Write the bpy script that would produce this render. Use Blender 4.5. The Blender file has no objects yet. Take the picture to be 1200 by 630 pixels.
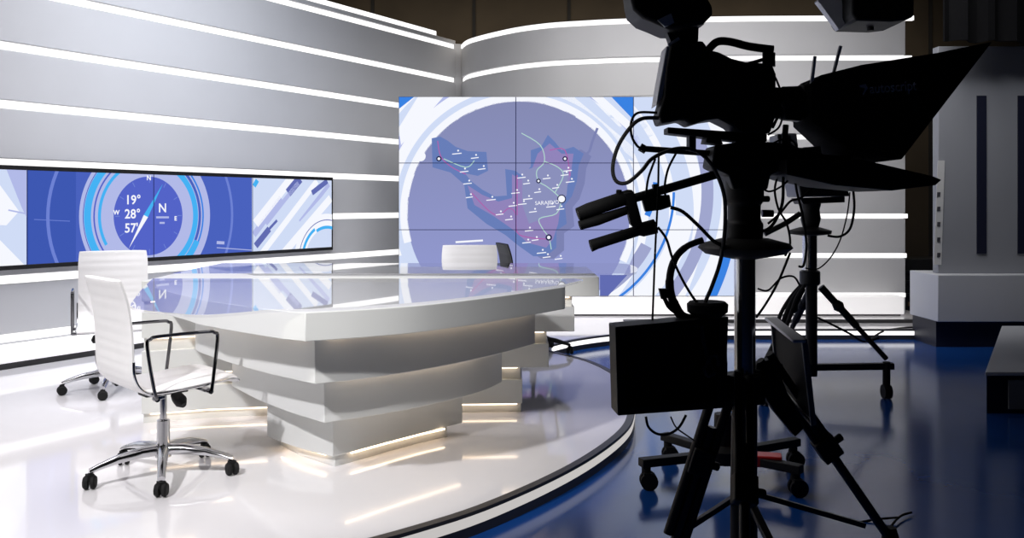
import bpy, bmesh, math, random
from mathutils import Vector, Matrix
random.seed(4)
PI = math.pi
C = bpy.context.scene
col = C.collection

# ------------------------------------------------------------------ camera, world, lights
EYE = 1.365
F = 1039.0                      # focal length in pixels of the 1200 wide frame
HZ = 240.0                      # horizon row
cam_d = bpy.data.cameras.new('camera')
cam = bpy.data.objects.new('camera', cam_d)
col.objects.link(cam)
cam.location = (0, 0, EYE)
cam.rotation_euler = (PI/2, 0, 0)
cam_d.sensor_width = 36.0
cam_d.lens = 36.0*F/1200.0
cam_d.shift_y = -(315.0-HZ)/1200.0
cam_d.clip_start = 0.05
C.camera = cam

C.view_settings.view_transform = 'Standard'
C.view_settings.look = 'None'
C.view_settings.gamma = 1.0
C.view_settings.exposure = 0.0
C.view_settings.use_curve_mapping = False

w = bpy.data.worlds.new('world')
C.world = w
w.use_nodes = True
w.node_tree.nodes['Background'].inputs[0].default_value = (0.5, 0.55, 0.7, 1)
w.node_tree.nodes['Background'].inputs[1].default_value = 0.018

def area(name, loc, target, sx, sy, power, color=(1, 1, 1), spread=180):
    d = bpy.data.lights.new(name, 'AREA')
    d.shape = 'RECTANGLE'; d.size = sx; d.size_y = sy; d.energy = power; d.color = color
    d.spread = math.radians(spread)
    o = bpy.data.objects.new(name, d)
    col.objects.link(o)
    o.location = loc
    o.rotation_euler = (Vector(target)-Vector(loc)).to_track_quat('-Z', 'Y').to_euler()
    return o

def spot(name, loc, target, deg, power, radius, blend, color=(1, 1, 1)):
    d = bpy.data.lights.new(name, 'SPOT')
    d.energy = power; d.spot_size = math.radians(deg); d.spot_blend = blend; d.shadow_soft_size = radius; d.color = color
    o = bpy.data.objects.new(name, d); col.objects.link(o)
    o.location = loc
    o.rotation_euler = (Vector(target)-Vector(loc)).to_track_quat('-Z', 'Y').to_euler()
    return o

area('softlight_desk', (-2.4, 5.4, 4.4), (-2.4, 5.5, 0), 3.0, 3.0, 72, (1, 0.965, 0.985), 122)
spot('key_light', (-2.6, 0.6, 3.9), (-1.5, 4.6, 0.5), 43, 1000, 0.12, 0.5, (1, 0.98, 0.98))
spot('fill_light', (-0.3, 0.3, 3.9), (-0.6, 4.8, 0.45), 28, 430, 0.12, 0.3, (1, 0.98, 0.97))
area('softlight_wall', (-1.6, 6.8, 4.4), (-3.2, 9.0, 0.9), 2.5, 2.0, 74, (0.88, 0.92, 1), 110)
area('softlight_back', (1.6, 7.6, 4.5), (1.9, 10.4, 1.5), 4.4, 1.2, 78, (1, 0.98, 0.97), 100)
area('added_rear_fill', (1.5, 12.2, 4.6), (1.5, 14.0, 2.6), 9.0, 0.5, 75, (1, 0.9, 0.75), 140)  # unseen lamp added to bring up the brown rear wall
area('added_side_fill', (4.6, 6.6, 4.6), (4.8, 8.7, 1.6), 1.5, 0.5, 3.6, (0.95, 0.97, 1), 80)  # unseen lamp added to lift the panels on the right

# ------------------------------------------------------------------ materials
def new_mat(name):
    m = bpy.data.materials.new(name); m.use_nodes = True
    return m, m.node_tree, m.node_tree.nodes['Principled BSDF']

def pbr(name, color, rough=0.5, metal=0.0, noise=0.0, nscale=6.0, spec=0.5, coat=0.0, rnoise=0.0):
    m, nt, b = new_mat(name)
    b.inputs['Base Color'].default_value = (*color, 1)
    b.inputs['Roughness'].default_value = rough
    b.inputs['Metallic'].default_value = metal
    b.inputs['Specular IOR Level'].default_value = spec
    b.inputs['Coat Weight'].default_value = coat
    b.inputs['Coat Roughness'].default_value = 0.03
    if noise > 0 or rnoise > 0:
        tc = nt.nodes.new('ShaderNodeTexCoord')
        n = nt.nodes.new('ShaderNodeTexNoise')
        n.inputs['Scale'].default_value = nscale
        n.inputs['Detail'].default_value = 5
        nt.links.new(tc.outputs['Object'], n.inputs['Vector'])
        if noise > 0:
            r = nt.nodes.new('ShaderNodeMapRange')
            r.inputs['To Min'].default_value = 1-noise; r.inputs['To Max'].default_value = 1+noise
            nt.links.new(n.outputs['Fac'], r.inputs['Value'])
            mx = nt.nodes.new('ShaderNodeMix'); mx.data_type = 'RGBA'; mx.blend_type = 'MULTIPLY'
            mx.inputs['Factor'].default_value = 1
            mx.inputs['A'].default_value = (*color, 1)
            nt.links.new(r.outputs['Result'], mx.inputs['B'])
            nt.links.new(mx.outputs['Result'], b.inputs['Base Color'])
        if rnoise > 0:
            r2 = nt.nodes.new('ShaderNodeMapRange')
            r2.inputs['To Min'].default_value = max(0, rough-rnoise); r2.inputs['To Max'].default_value = rough+rnoise
            nt.links.new(n.outputs['Fac'], r2.inputs['Value'])
            nt.links.new(r2.outputs['Result'], b.inputs['Roughness'])
    return m

def emit(name, color, strength=1.0):
    m = bpy.data.materials.new(name); m.use_nodes = True
    nt = m.node_tree; nt.nodes.clear()
    e = nt.nodes.new('ShaderNodeEmission'); o = nt.nodes.new('ShaderNodeOutputMaterial')
    e.inputs[0].default_value = (*color, 1); e.inputs[1].default_value = strength
    nt.links.new(e.outputs[0], o.inputs[0])
    return m

def s2l(r, g, b):
    f = lambda c: (c/255/12.92) if c/255 <= 0.04045 else ((c/255+0.055)/1.055)**2.4
    return (f(r), f(g), f(b))

M = {}
M['blue_floor'] = pbr('blue_epoxy_floor', (0.008, 0.060, 0.27), 0.15, 0, 0.25, 1.3, 0.5, rnoise=0.06)
M['blue_floor'].node_tree.nodes['Principled BSDF'].inputs['IOR'].default_value = 1.56
M['platform'] = pbr('white_gloss_platform', (0.78, 0.765, 0.785), 0.06, 0, 0.04, 1.2, 0.5, rnoise=0.03)
M['platform'].node_tree.nodes['Principled BSDF'].inputs['IOR'].default_value = 1.7
M['edge_dark'] = pbr('platform_dark_edging', (0.035, 0.034, 0.036), 0.45)
M['edge_white'] = pbr('platform_white_edging', (0.8, 0.78, 0.76), 0.3)
M['set_grey'] = pbr('set_panel_grey', (0.50, 0.50, 0.515), 0.55, 0, 0.04, 2.5)
M['set_white'] = pbr('set_panel_white', (0.88, 0.87, 0.87), 0.35)
M['brown'] = pbr('brown_backdrop', (0.045, 0.034, 0.022), 0.9, 0, 0.5, 1.5)
M['black_room'] = pbr('black_studio_paint', (0.012, 0.011, 0.011), 0.9, 0, 0.3, 2.0)
M['led'] = emit('white_led', (1.0, 0.985, 0.98), 1.35)
M['led_dim'] = emit('dim_led_strip', (1.0, 0.96, 0.94), 0.55)
M['led_soft'] = emit('soft_warm_led', (1.0, 0.76, 0.54), 4.0)
M['ledge_glow'] = pbr('glowing_white_ledge', (0.88, 0.87, 0.87), 0.35)  # white ledge material with a mild emission of its own
M['ledge_glow'].node_tree.nodes['Principled BSDF'].inputs['Emission Color'].default_value = (1, 0.97, 0.97, 1)
M['ledge_glow'].node_tree.nodes['Principled BSDF'].inputs['Emission Strength'].default_value = 0.42
M['led_warm'] = emit('warm_led', (1.0, 0.74, 0.50), 6.0)
M['desk'] = pbr('desk_white_lacquer', (0.72, 0.73, 0.71), 0.32, 0, 0.03, 3.0)
M['desk_top'] = pbr('desk_white_glass', (0.74, 0.74, 0.80), 0.03, 0, 0.0, 1, 0.9, coat=1.0)
M['black'] = pbr('black_plastic', (0.005, 0.005, 0.0055), 0.55, 0, 0.25, 9.0, 0.35)
M['black_cloth'] = pbr('black_cloth', (0.006, 0.006, 0.007), 0.95, 0, 0.3, 30, 0.1)
M['rubber'] = pbr('black_rubber', (0.006, 0.006, 0.0065), 0.75, 0, 0.2, 20, 0.3)
M['dark_metal'] = pbr('dark_metal', (0.035, 0.036, 0.04), 0.38, 0.8, 0.2, 10)
M['steel'] = pbr('brushed_steel', (0.72, 0.73, 0.75), 0.20, 1.0, 0.03, 14)
M['chrome'] = pbr('chrome', (0.62, 0.62, 0.64), 0.12, 1.0)
M['dark_chrome'] = pbr('dark_chrome', (0.16, 0.16, 0.17), 0.15, 1.0)
M['leather'] = pbr('white_leather', (0.84, 0.83, 0.83), 0.42, 0, 0.03, 12)
M['grey_plastic'] = pbr('grey_plastic', (0.22, 0.23, 0.25), 0.45, 0, 0.1, 8)
M['pale_plastic'] = pbr('pale_plastic', (0.68, 0.69, 0.73), 0.4)
M['cable_grey'] = pbr('grey_cable', (0.06, 0.058, 0.056), 0.6, 0, 0.3, 30)
M['red'] = pbr('red_plastic', (0.65, 0.02, 0.02), 0.4)
M['panel_pale'] = pbr('pale_set_panel', (0.30, 0.31, 0.345), 0.5, 0, 0.08, 1.5)
M['navy'] = pbr('navy_stripe', (0.008, 0.010, 0.03), 0.5)
M['flat_white'] = pbr('flat_white_board', (0.62, 0.63, 0.67), 0.55, 0, 0.04, 3)
M['paper'] = pbr('white_paper', (0.62, 0.62, 0.62), 0.8)
M['ink'] = pbr('dark_ink', (0.05, 0.05, 0.06), 0.8)
M['label_brown'] = pbr('brown_label', (0.16, 0.09, 0.05), 0.7)
M['print_grey'] = pbr('grey_print', (0.85, 0.85, 0.87), 0.6)

def thin_glass(name, tint):
    m = bpy.data.materials.new(name); m.use_nodes = True
    nt = m.node_tree; nt.nodes.clear()
    out = nt.nodes.new('ShaderNodeOutputMaterial'); mix = nt.nodes.new('ShaderNodeMixShader')
    fr = nt.nodes.new('ShaderNodeFresnel'); fr.inputs['IOR'].default_value = 1.55
    tr = nt.nodes.new('ShaderNodeBsdfTransparent'); tr.inputs[0].default_value = (*tint, 1)
    gl = nt.nodes.new('ShaderNodeBsdfGlossy'); gl.inputs[0].default_value = (1, 1, 1, 1); gl.inputs['Roughness'].default_value = 0.02
    ge = nt.nodes.new('ShaderNodeNewGeometry'); sub = nt.nodes.new('ShaderNodeMath'); sub.operation = 'SUBTRACT'; sub.inputs[0].default_value = 1
    mul = nt.nodes.new('ShaderNodeMath'); mul.operation = 'MULTIPLY'
    nt.links.new(ge.outputs['Backfacing'], sub.inputs[1]); nt.links.new(sub.outputs[0], mul.inputs[0])
    nt.links.new(fr.outputs[0], mul.inputs[1]); nt.links.new(mul.outputs[0], mix.inputs[0]); nt.links.new(tr.outputs[0], mix.inputs[1]); nt.links.new(gl.outputs[0], mix.inputs[2])
    nt.links.new(mix.outputs[0], out.inputs[0])
    return m
M['glass'] = thin_glass('clear_table_glass', (0.97, 0.97, 0.985))

# ------------------------------------------------------------------ mesh helpers
def P(px, py, Y):
    """a point at real distance Y that the photograph shows at column px, row py"""
    return Vector(((px-600.0)/F*Y, Y, EYE+(HZ-py)/F*Y))

class MB:
    def __init__(self):
        self.v = []; self.f = []
    def add(self, vs, fs):
        b = len(self.v)
        self.v += [tuple(p) for p in vs]
        self.f += [tuple(b+i for i in f) for f in fs]
        return self
    def box(self, c, s, rot=None):
        hx, hy, hz = s[0]/2, s[1]/2, s[2]/2
        vs = [Vector((x*hx, y*hy, z*hz)) for z in (-1, 1) for y in (-1, 1) for x in (-1, 1)]
        if rot is not None: vs = [rot @ p for p in vs]
        vs = [p+Vector(c) for p in vs]
        return self.add(vs, [(0, 2, 3, 1), (4, 5, 7, 6), (0, 1, 5, 4), (2, 6, 7, 3), (0, 4, 6, 2), (1, 3, 7, 5)])
    def bar(self, a, b, wd, th, up=(0, 0, 1)):
        """rectangular bar from a to b, width wd sideways, thickness th along up"""
        a = Vector(a); b = Vector(b); d = (b-a).normalized()
        s = d.cross(Vector(up))
        if s.length < 1e-4: s = d.cross(Vector((0, 1, 0)))
        s.normalize(); u = s.cross(d).normalized()
        vs = []
        for p in (a, b):
            for i, j in ((-1, -1), (1, -1), (1, 1), (-1, 1)):
                vs.append(p+s*i*wd/2+u*j*th/2)
        return self.add(vs, [(3, 2, 1, 0), (4, 5, 6, 7), (0, 1, 5, 4), (1, 2, 6, 5), (2, 3, 7, 6), (3, 0, 4, 7)])
    def cyl(self, a, b, r0, r1=None, n=20):
        r1 = r0 if r1 is None else r1
        return self.loft_circle([(Vector(a), r0), (Vector(b), r1)], n)
    def loft_circle(self, rings, n=20):
        """straight lathe through (point, radius) rings"""
        d = (rings[-1][0]-rings[0][0]).normalized()
        s = d.orthogonal().normalized(); u = d.cross(s)
        vs = []; fs = []
        for p, r in rings:
            for i in range(n):
                a = 2*PI*i/n
                vs.append(p+(s*math.cos(a)+u*math.sin(a))*r)
        for k in range(len(rings)-1):
            for i in range(n):
                j = (i+1) % n
                fs.append((k*n+i, k*n+j, (k+1)*n+j, (k+1)*n+i))
        fs.append(tuple(range(n-1, -1, -1)))
        fs.append(tuple((len(rings)-1)*n+i for i in range(n)))
        return self.add(vs, fs)
    def tube(self, pts, r, n=8, closed=False, smooth=0):
        pts = [Vector(p) for p in pts]
        if smooth: pts = spline(pts, smooth, closed)
        m = len(pts); vs = []; fs = []
        prev = None
        for i in range(m):
            if closed: t = pts[(i+1) % m]-pts[i-1]
            else: t = pts[min(i+1, m-1)]-pts[max(i-1, 0)]
            t.normalize()
            if prev is None: s = t.orthogonal().normalized()
            else:
                s = prev-t*prev.dot(t)
                s = s.normalized() if s.length > 1e-6 else t.orthogonal().normalized()
            prev = s; u = t.cross(s)
            rr = r[min(len(r)-1, i*len(r)//m)] if isinstance(r, (list, tuple)) else r
            for k in range(n):
                a = 2*PI*k/n
                vs.append(pts[i]+(s*math.cos(a)+u*math.sin(a))*rr)
        for i in range(m if closed else m-1):
            j = (i+1) % m
            for k in range(n):
                l = (k+1) % n
                fs.append((i*n+k, i*n+l, j*n+l, j*n+k))
        if not closed:
            fs.append(tuple(range(n-1, -1, -1)))
            fs.append(tuple((m-1)*n+i for i in range(n)))
        return self.add(vs, fs)
    def prism(self, poly, z0, z1):
        """plan polygon (x, y) raised from z0 to z1"""
        n = len(poly)
        if sum(poly[i][0]*poly[(i+1) % n][1]-poly[(i+1) % n][0]*poly[i][1] for i in range(n)) < 0:
            poly = poly[::-1]
        vs = [(x, y, z0) for x, y in poly]+[(x, y, z1) for x, y in poly]
        fs = [tuple(range(n-1, -1, -1)), tuple(range(n, 2*n))]
        fs += [(i, (i+1) % n, n+(i+1) % n, n+i) for i in range(n)]
        return self.add(vs, fs)
    def sil(self, pix, Y, th, off=0.0):
        """side view outline standing at distance Y with real thickness th in depth"""
        pts = [P(x, y, Y) for x, y in pix]
        n = len(pts)
        ar = sum(pts[i].x*pts[(i+1) % n].z-pts[(i+1) % n].x*pts[i].z for i in range(n))
        if ar < 0: pts = pts[::-1]
        a = Vector((0, -th/2+off, 0)); b = Vector((0, th/2+off, 0))
        vs = [p+a for p in pts]+[p+b for p in pts]
        fs = [tuple(range(n)), tuple(range(2*n-1, n-1, -1))]
        fs += [(i, n+i, n+(i+1) % n, (i+1) % n) for i in range(n)]
        return self.add(vs, fs)
    def build(self, name, mat, parent=None, bevel=0.0, smooth=True, angle=40, seg=2, loc=None):
        me = bpy.data.meshes.new(name)
        off = Vector((0, 0, 0))
        q = parent
        while q is not None:
            if q.get('_world'): off = Vector(q['_world'])
            q = q.parent
        if loc is not None: off = Vector(loc)
        me.from_pydata([tuple(Vector(p)-off) for p in self.v], [], self.f)
        me.validate(); me.update()
        bm = bmesh.new(); bm.from_mesh(me)
        bmesh.ops.recalc_face_normals(bm, faces=bm.faces)
        bm.to_mesh(me); bm.free()
        if smooth:
            for p in me.polygons: p.use_smooth = True
            me.set_sharp_from_angle(angle=math.radians(angle))
        me.materials.append(mat)
        o = bpy.data.objects.new(name, me)
        col.objects.link(o)
        if parent is not None: o.parent = parent
        if loc is not None: o.location = loc
        if bevel > 0:
            md = o.modifiers.new('bevel', 'BEVEL'); md.width = bevel; md.segments = seg
            md.limit_method = 'ANGLE'; md.angle_limit = math.radians(35)
        return o

def spline(pts, k=6, closed=False):
    pts = [Vector(p) for p in pts]
    n = len(pts); out = []
    for i in range(n if closed else n-1):
        if closed: p0, p1, p2, p3 = pts[i-1], pts[i], pts[(i+1) % n], pts[(i+2) % n]
        else: p0, p1, p2, p3 = pts[max(i-1, 0)], pts[i], pts[i+1], pts[min(i+2, n-1)]
        for j in range(k):
            t = j/k
            out.append(0.5*((2*p1)+(p2-p0)*t+(2*p0-5*p1+4*p2-p3)*t*t+(3*p1-p0-3*p2+p3)*t**3))
    if not closed: out.append(pts[-1])
    return out

def spl2(pts, k=5, closed=False):
    return [(p.x, p.y) for p in spline([Vector((x, y, 0)) for x, y in pts], k, closed)]

def tag(o, label=None, cat=None, group=None, kind=None):
    if label: o['label'] = label
    if cat: o['category'] = cat
    if group: o['group'] = group
    if kind: o['kind'] = kind
    return o

def thing(name, loc, label, cat, group=None, rz=0.0, world=True):
    o = bpy.data.objects.new(name, None)
    o.empty_display_size = 0.1
    col.objects.link(o)
    o.location = loc; o.rotation_euler = (0, 0, rz)
    if world: o['_world'] = tuple(loc)
    return tag(o, label, cat, group)

def struct(o):
    o['kind'] = 'structure'; return o

def copy_tree(o, parent=None):
    c = o.copy(); col.objects.link(c)
    c.parent = parent
    for ch in list(o.children): copy_tree(ch, c)
    return c

def text_geo(body, size, bold=0.0):
    cu = bpy.data.curves.new('t', 'FONT'); cu.body = body; cu.size = size
    cu.align_x = 'CENTER'; cu.align_y = 'CENTER'; cu.offset = bold; cu.resolution_u = 3
    o = bpy.data.objects.new('t', cu); col.objects.link(o)
    dg = bpy.context.evaluated_depsgraph_get()
    me = bpy.data.meshes.new_from_object(o.evaluated_get(dg))
    vs = [(v.co.x, v.co.y) for v in me.vertices]; fs = [tuple(p.vertices) for p in me.polygons]
    bpy.data.objects.remove(o); bpy.data.curves.remove(cu); bpy.data.meshes.remove(me)
    return vs, fs

# ------------------------------------------------------------------ the setting
FLOOR = 0.0
PT = 0.10                        # platform top
struct(MB().box((0.5, 5.0, -0.05), (17, 19, 0.1)).build('floor', M['blue_floor']))
struct(MB().box((0.5, 5.0, 5.05), (17, 19, 0.1)).build('ceiling', M['black_room']))
struct(MB().box((0.5, 14.05, 2.5), (17, 0.1, 5)).build('wall_rear', M['brown']))
struct(MB().box((8.05, 5.0, 2.5), (0.1, 18, 5)).build('wall_right', M['black_room']))
struct(MB().box((-7.55, 5.0, 2.5), (0.1, 18, 5)).build('wall_left_room', M['black_room'])).name = 'wall_far_left'
struct(MB().box((0.5, -4.05, 2.5), (17, 0.1, 5)).build('wall_front', M['black_room']))
# seams of the dark backdrop cloth
for i, x in enumerate((-2.2, -0.6, 0.9, 5.6, 6.6)):
    struct(MB().bar((x, 13.985, 0.0), (x, 13.985, 5.0), 0.05, 0.03, (0, 1, 0)).build('trim_%d' % (20+i), M['black_room']))

# raised platform: round front edge, shallow bay, straight run in front of the video wall
front = spl2([(-7.3, 1.7), (-5.4, 2.1), (-3.4, 2.40), (-1.75, 2.72), (-0.8, 3.16), (-0.30, 3.53), (0.03, 3.90), (0.36, 4.40), (0.62, 4.95),
              (0.735, 5.40), (0.80, 5.95), (0.775, 6.62), (0.64, 7.15), (0.46, 7.48), (0.30, 7.72)], 6)
bay = spl2([(0.36, 8.0), (0.62, 8.35), (1.05, 8.68), (1.7, 8.92), (2.4, 9.0), (4.32, 9.0)], 6)
edge = front+bay
outline = edge+[(4.75, 9.0), (4.75, 10.9), (2.0, 11.2), (0.2, 11.6), (-0.6, 12.9), (-1.0, 12.6), (-7.3, 2.4)]
struct(MB().prism(outline, 0.0, PT).build('floor_platform', M['platform'], bevel=0.0)).name = 'floor_stage'
def offset_path(path, d):
    out = []
    for i in range(len(path)):
        a = Vector(path[max(i-1, 0)]); b = Vector(path[min(i+1, len(path)-1)])
        t = (b-a).normalized(); nrm = Vector((t.y, -t.x))
        out.append((path[i][0]+nrm.x*d, path[i][1]+nrm.y*d))
    return out
def ribbon(path, d0, d1, z0, z1):
    a = offset_path(path, d0); b = offset_path(path, d1); n = len(path)
    vs = []; fs = []
    for i in range(n):
        vs += [(a[i][0], a[i][1], z0), (b[i][0], b[i][1], z0), (b[i][0], b[i][1], z1), (a[i][0], a[i][1], z1)]
    for i in range(n-1):
        for k in range(4):
            l = (k+1) % 4
            fs.append((i*4+k, i*4+l, i*4+4+l, i*4+4+k))
    fs += [(3, 2, 1, 0), tuple((n-1)*4+k for k in range(4))]
    return MB().add(vs, fs)
for nm, path in (('1', front), ('2', bay)):
    k = 0 if nm == '1' else 3
    struct(ribbon(path, -0.03, 0.012, PT-0.012, PT+0.004).build('trim_%d' % (1+k), M['edge_dark']))
    struct(ribbon(path, 0.001, 0.010, 0.045, PT-0.012).build('trim_%d' % (2+k), M['led_dim'] if nm == '1' else M['led']))
    struct(ribbon(path, 0.001, 0.006, 0.0, 0.045).build('trim_%d' % (3+k), M['edge_dark']))

# --- left set wall: lapped grey bands with light slots
W0 = Vector((-4.07, 7.05)); WD = Vector((0.523, 0.8523)); WN = Vector((0.8523, -0.523))
LV = [EYE+0.335+0.465*k for k in range(-3, 5)]       # heights of the light slots
SL = 0.034
def wl(t, o, z): 
    p = W0+WD*t+WN*o
    return Vector((p.x, p.y, z))
def wl_path(t0, t1): return [tuple((W0+WD*t)[:]) for t in (t0, t1)]
T0, T1 = -5.8, 6.2
def bands(path, mbw, top_extra):
    zs = [PT]+LV
    for k in range(len(LV)):
        z0 = (LV[k-1]+SL) if k else PT
        z1 = LV[k]-SL
        r = ribbon(path, 0.0, 0.05, z0, z1); mbw.add(r.v, r.f)
    r = ribbon(path, 0.0, 0.05, LV[-1]+SL, LV[-1]+SL+top_extra); mbw.add(r.v, r.f)
    r = ribbon(path, -0.08, 0.0, PT, LV[-1]+SL+top_extra); mbw.add(r.v, r.f)
pl = wl_path(T0, T1)
m = MB(); bands(pl, m, 0.05)
struct(m.build('wall_left', M['set_grey'], bevel=0.006))
tn = 30
for z in LV:
    struct(ribbon(pl, 0.004, 0.022, z-SL+0.001, z+SL-0.001).build('trim_%d' % tn, M['led'])); tn += 1
# white ledge along its foot
m = MB(); r = ribbon(wl_path(T0, 5.9), 0.051, 0.30, PT+0.05, LV[0]-SL-0.01); m.add(r.v, r.f)
struct(m.build('baseboard_left', M['ledge_glow'], bevel=0.01))
struct(ribbon(wl_path(T0, 5.9), 0.051, 0.27, PT, PT+0.05).build('trim_%d' % tn, M['edge_dark'])); tn += 1
# light trough on top of the wall
struct(ribbon(wl_path(3.25, 5.95), -0.30, -0.09, LV[-1]-0.02, LV[-1]+0.19).build('trim_%d' % tn, M['led'], bevel=0.01)); tn += 1

# --- curved set wall at the back
cw = spl2([(-0.653, 12.33), (-0.50, 11.86), (0.0, 11.23), (0.42, 10.91), (0.829, 10.76), (1.43, 10.62), (2.62, 10.50), (3.6, 10.47), (4.62, 10.46)], 6)
m = MB(); bands(cw, m, 0.0)
struct(m.build('wall_back', M['set_grey'], bevel=0.006))
for k, z in enumerate(LV):
    cwl = cw+[(4.63+0.0125*k, 10.46)]
    struct(ribbon(cwl, 0.004, 0.056 if z == LV[-1] else 0.03, z-0.026, z+0.026).build('trim_%d' % tn, M['led'])); tn += 1
# corner return between the two set walls
struct(MB().prism([(-0.95, 12.30), (-0.60, 12.42), (-0.62, 12.75), (-0.95, 12.7)], PT, LV[-1]+0.05).build('trim_%d' % tn, M['set_grey'])); tn += 1
# white ledge in front of the curved wall
struct(MB().prism([(-1.3, 10.1), (4.47, 10.1), (4.47, 10.40), (-1.3, 10.40)], PT+0.02, EYE-1.045).build('baseboard_back', M['ledge_glow'], bevel=0.008))
struct(MB().prism([(-1.3, 10.13), (4.44, 10.13), (4.44, 10.40), (-1.3, 10.40)], PT, PT+0.02).build('trim_%d' % tn, M['edge_dark'])); tn += 1
# second lit riser on the platform in front of the video wall
struct(MB().prism(spl2([(1.2, 9.35), (2.2, 9.5), (4.30, 9.5)], 4)+[(4.3, 9.56), (1.2, 9.56)], PT, PT+0.035).build('trim_%d' % tn, M['edge_dark'])); tn += 1

# ------------------------------------------------------------------ screens
def clip_poly(poly, x0, y0, x1, y1):
    for ax, lim, sgn in ((0, x0, 1), (0, x1, -1), (1, y0, 1), (1, y1, -1)):
        out = []
        for i in range(len(poly)):
            a = poly[i-1]; b = poly[i]
            da = (a[ax]-lim)*sgn; db = (b[ax]-lim)*sgn
            if da >= 0 or db >= 0:
                if (da >= 0) != (db >= 0):
                    t = da/(da-db); q = (a[0]+(b[0]-a[0])*t, a[1]+(b[1]-a[1])*t)
                    out.append(q)
                if db >= 0: out.append(b)
        poly = out
        if len(poly) < 3: return []
    return poly

class Screen:
    """flat picture on a screen: polygons in picture pixels, sorted by colour and layer"""
    def __init__(self, rect, mapf):
        self.rect = rect; self.map = mapf; self.layers = {}
    def poly(self, name, pts, layer):
        q = clip_poly(list(pts), *self.rect)
        if len(q) < 3: return
        mb = self.layers.setdefault((name, layer), MB())
        mb.add([self.map(x, y, 0.0015*layer) for x, y in q], [tuple(range(len(q)))])
    def arc(self, name, cx, cy, r0, r1, a0, a1, layer, ky=1.0, n=60):
        k = max(3, int(n*abs(a1-a0)/360))
        for i in range(k):
            A = math.radians(a0+(a1-a0)*i/k); B = math.radians(a0+(a1-a0)*(i+1)/k)
            p = [(cx+r*math.cos(t), cy+ky*r*math.sin(t)) for r, t in ((r0, A), (r1, A), (r1, B), (r0, B))]
            self.poly(name, p, layer)
    def line(self, name, pts, wd, layer):
        for (xa, ya), (xb, yb) in zip(pts, pts[1:]):
            dx, dy = xb-xa, yb-ya; L = math.hypot(dx, dy) or 1
            nx, ny = -dy/L*wd/2, dx/L*wd/2
            self.poly(name, [(xa+nx, ya+ny), (xb+nx, yb+ny), (xb-nx, yb-ny), (xa-nx, ya-ny)], layer)
    def disc(self, name, cx, cy, r, layer, n=14):
        self.poly(name, [(cx+r*math.cos(2*PI*i/n), cy+r*math.sin(2*PI*i/n)) for i in range(n)], layer)
    def text(self, name, body, x, y, size, layer, tilt=0.0, bold=0.0, sx=1.0):
        vs, fs = text_geo(body, size, bold)
        ca, sa = math.cos(math.radians(tilt)), math.sin(math.radians(tilt))
        mb = self.layers.setdefault((name, layer), MB())
        mb.add([self.map(x+(u*sx*ca-v*sa), y-(u*sx*sa+v*ca), 0.0015*layer) for u, v in vs], fs)
    def build(self, parent, mats, names):
        off = Vector(parent['_world'])
        for part in sorted(set(names.get(n, 'screen_image') for n, l in self.layers)):
            vs = []; fs = []; mi = []; used = []
            for (name, layer), mb in self.layers.items():
                if names.get(name, 'screen_image') != part: continue
                if name not in used: used.append(name)
                b = len(vs); vs += [tuple(Vector(p)-off) for p in mb.v]
                fs += [tuple(b+i for i in f) for f in mb.f]; mi += [used.index(name)]*len(mb.f)
            me = bpy.data.meshes.new(part); me.from_pydata(vs, [], fs)
            for n in used: me.materials.append(mats[n])
            for p, k in zip(me.polygons, mi): p.material_index = k
            o = bpy.data.objects.new(part, me); col.objects.link(o); o.parent = parent

def grad(name, top, bot, z0, z1):
    m = emit(name, top); nt = m.node_tree; e = [n for n in nt.nodes if n.type == 'EMISSION'][0]
    g = nt.nodes.new('ShaderNodeNewGeometry'); sp = nt.nodes.new('ShaderNodeSeparateXYZ'); mr = nt.nodes.new('ShaderNodeMapRange')
    mx = nt.nodes.new('ShaderNodeMix'); mx.data_type = 'RGBA'
    nt.links.new(g.outputs['Position'], sp.inputs[0]); nt.links.new(sp.outputs['Z'], mr.inputs['Value'])
    mr.inputs['From Min'].default_value = z0; mr.inputs['From Max'].default_value = z1
    mx.inputs['A'].default_value = (*bot, 1); mx.inputs['B'].default_value = (*top, 1)
    nt.links.new(mr.outputs['Result'], mx.inputs['Factor']); nt.links.new(mx.outputs['Result'], e.inputs[0])
    return m
SC = {
    'blue': emit('screen_blue', s2l(74, 98, 190)),
    'dial': emit('screen_dial_blue', s2l(84, 100, 200)),
    'blue2': emit('screen_blue_deep', s2l(62, 88, 178)),
    'thin': emit('screen_thin_blue', s2l(110, 130, 212)),
    'lav': emit('screen_lavender', s2l(178, 186, 232)),
    'pale': emit('screen_pale', s2l(208, 220, 246)),
    'white': emit('screen_white', s2l(246, 248, 255)),
    'cyan': emit('screen_cyan', s2l(70, 178, 244)),
    'steel': emit('screen_steel_blue', s2l(98, 108, 178)),
    'disc': emit('screen_slate', s2l(139, 144, 188)),
    'disc2': grad('screen_slate_light', s2l(134, 139, 180), s2l(146, 153, 208), EYE-0.9, EYE+1.1),
    'mapblue': emit('screen_map_blue', s2l(104, 126, 185)),
    'mapdark': emit('screen_map_slate', s2l(124, 130, 178)),
    'purple': emit('screen_map_purple', s2l(145, 132, 187)),
    'arcgrey': emit('screen_arc_grey', s2l(160, 166, 206)),
    'magenta': emit('screen_route_magenta', s2l(172, 100, 172)),
    'green': emit('screen_route_green', s2l(178, 214, 206)),
    'azure': emit('screen_azure', s2l(58, 130, 226)),
    'ink': emit('screen_ink', s2l(36, 40, 80)),
    'grey': emit('screen_grey_lavender', s2l(188, 196, 220)),
}
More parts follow.
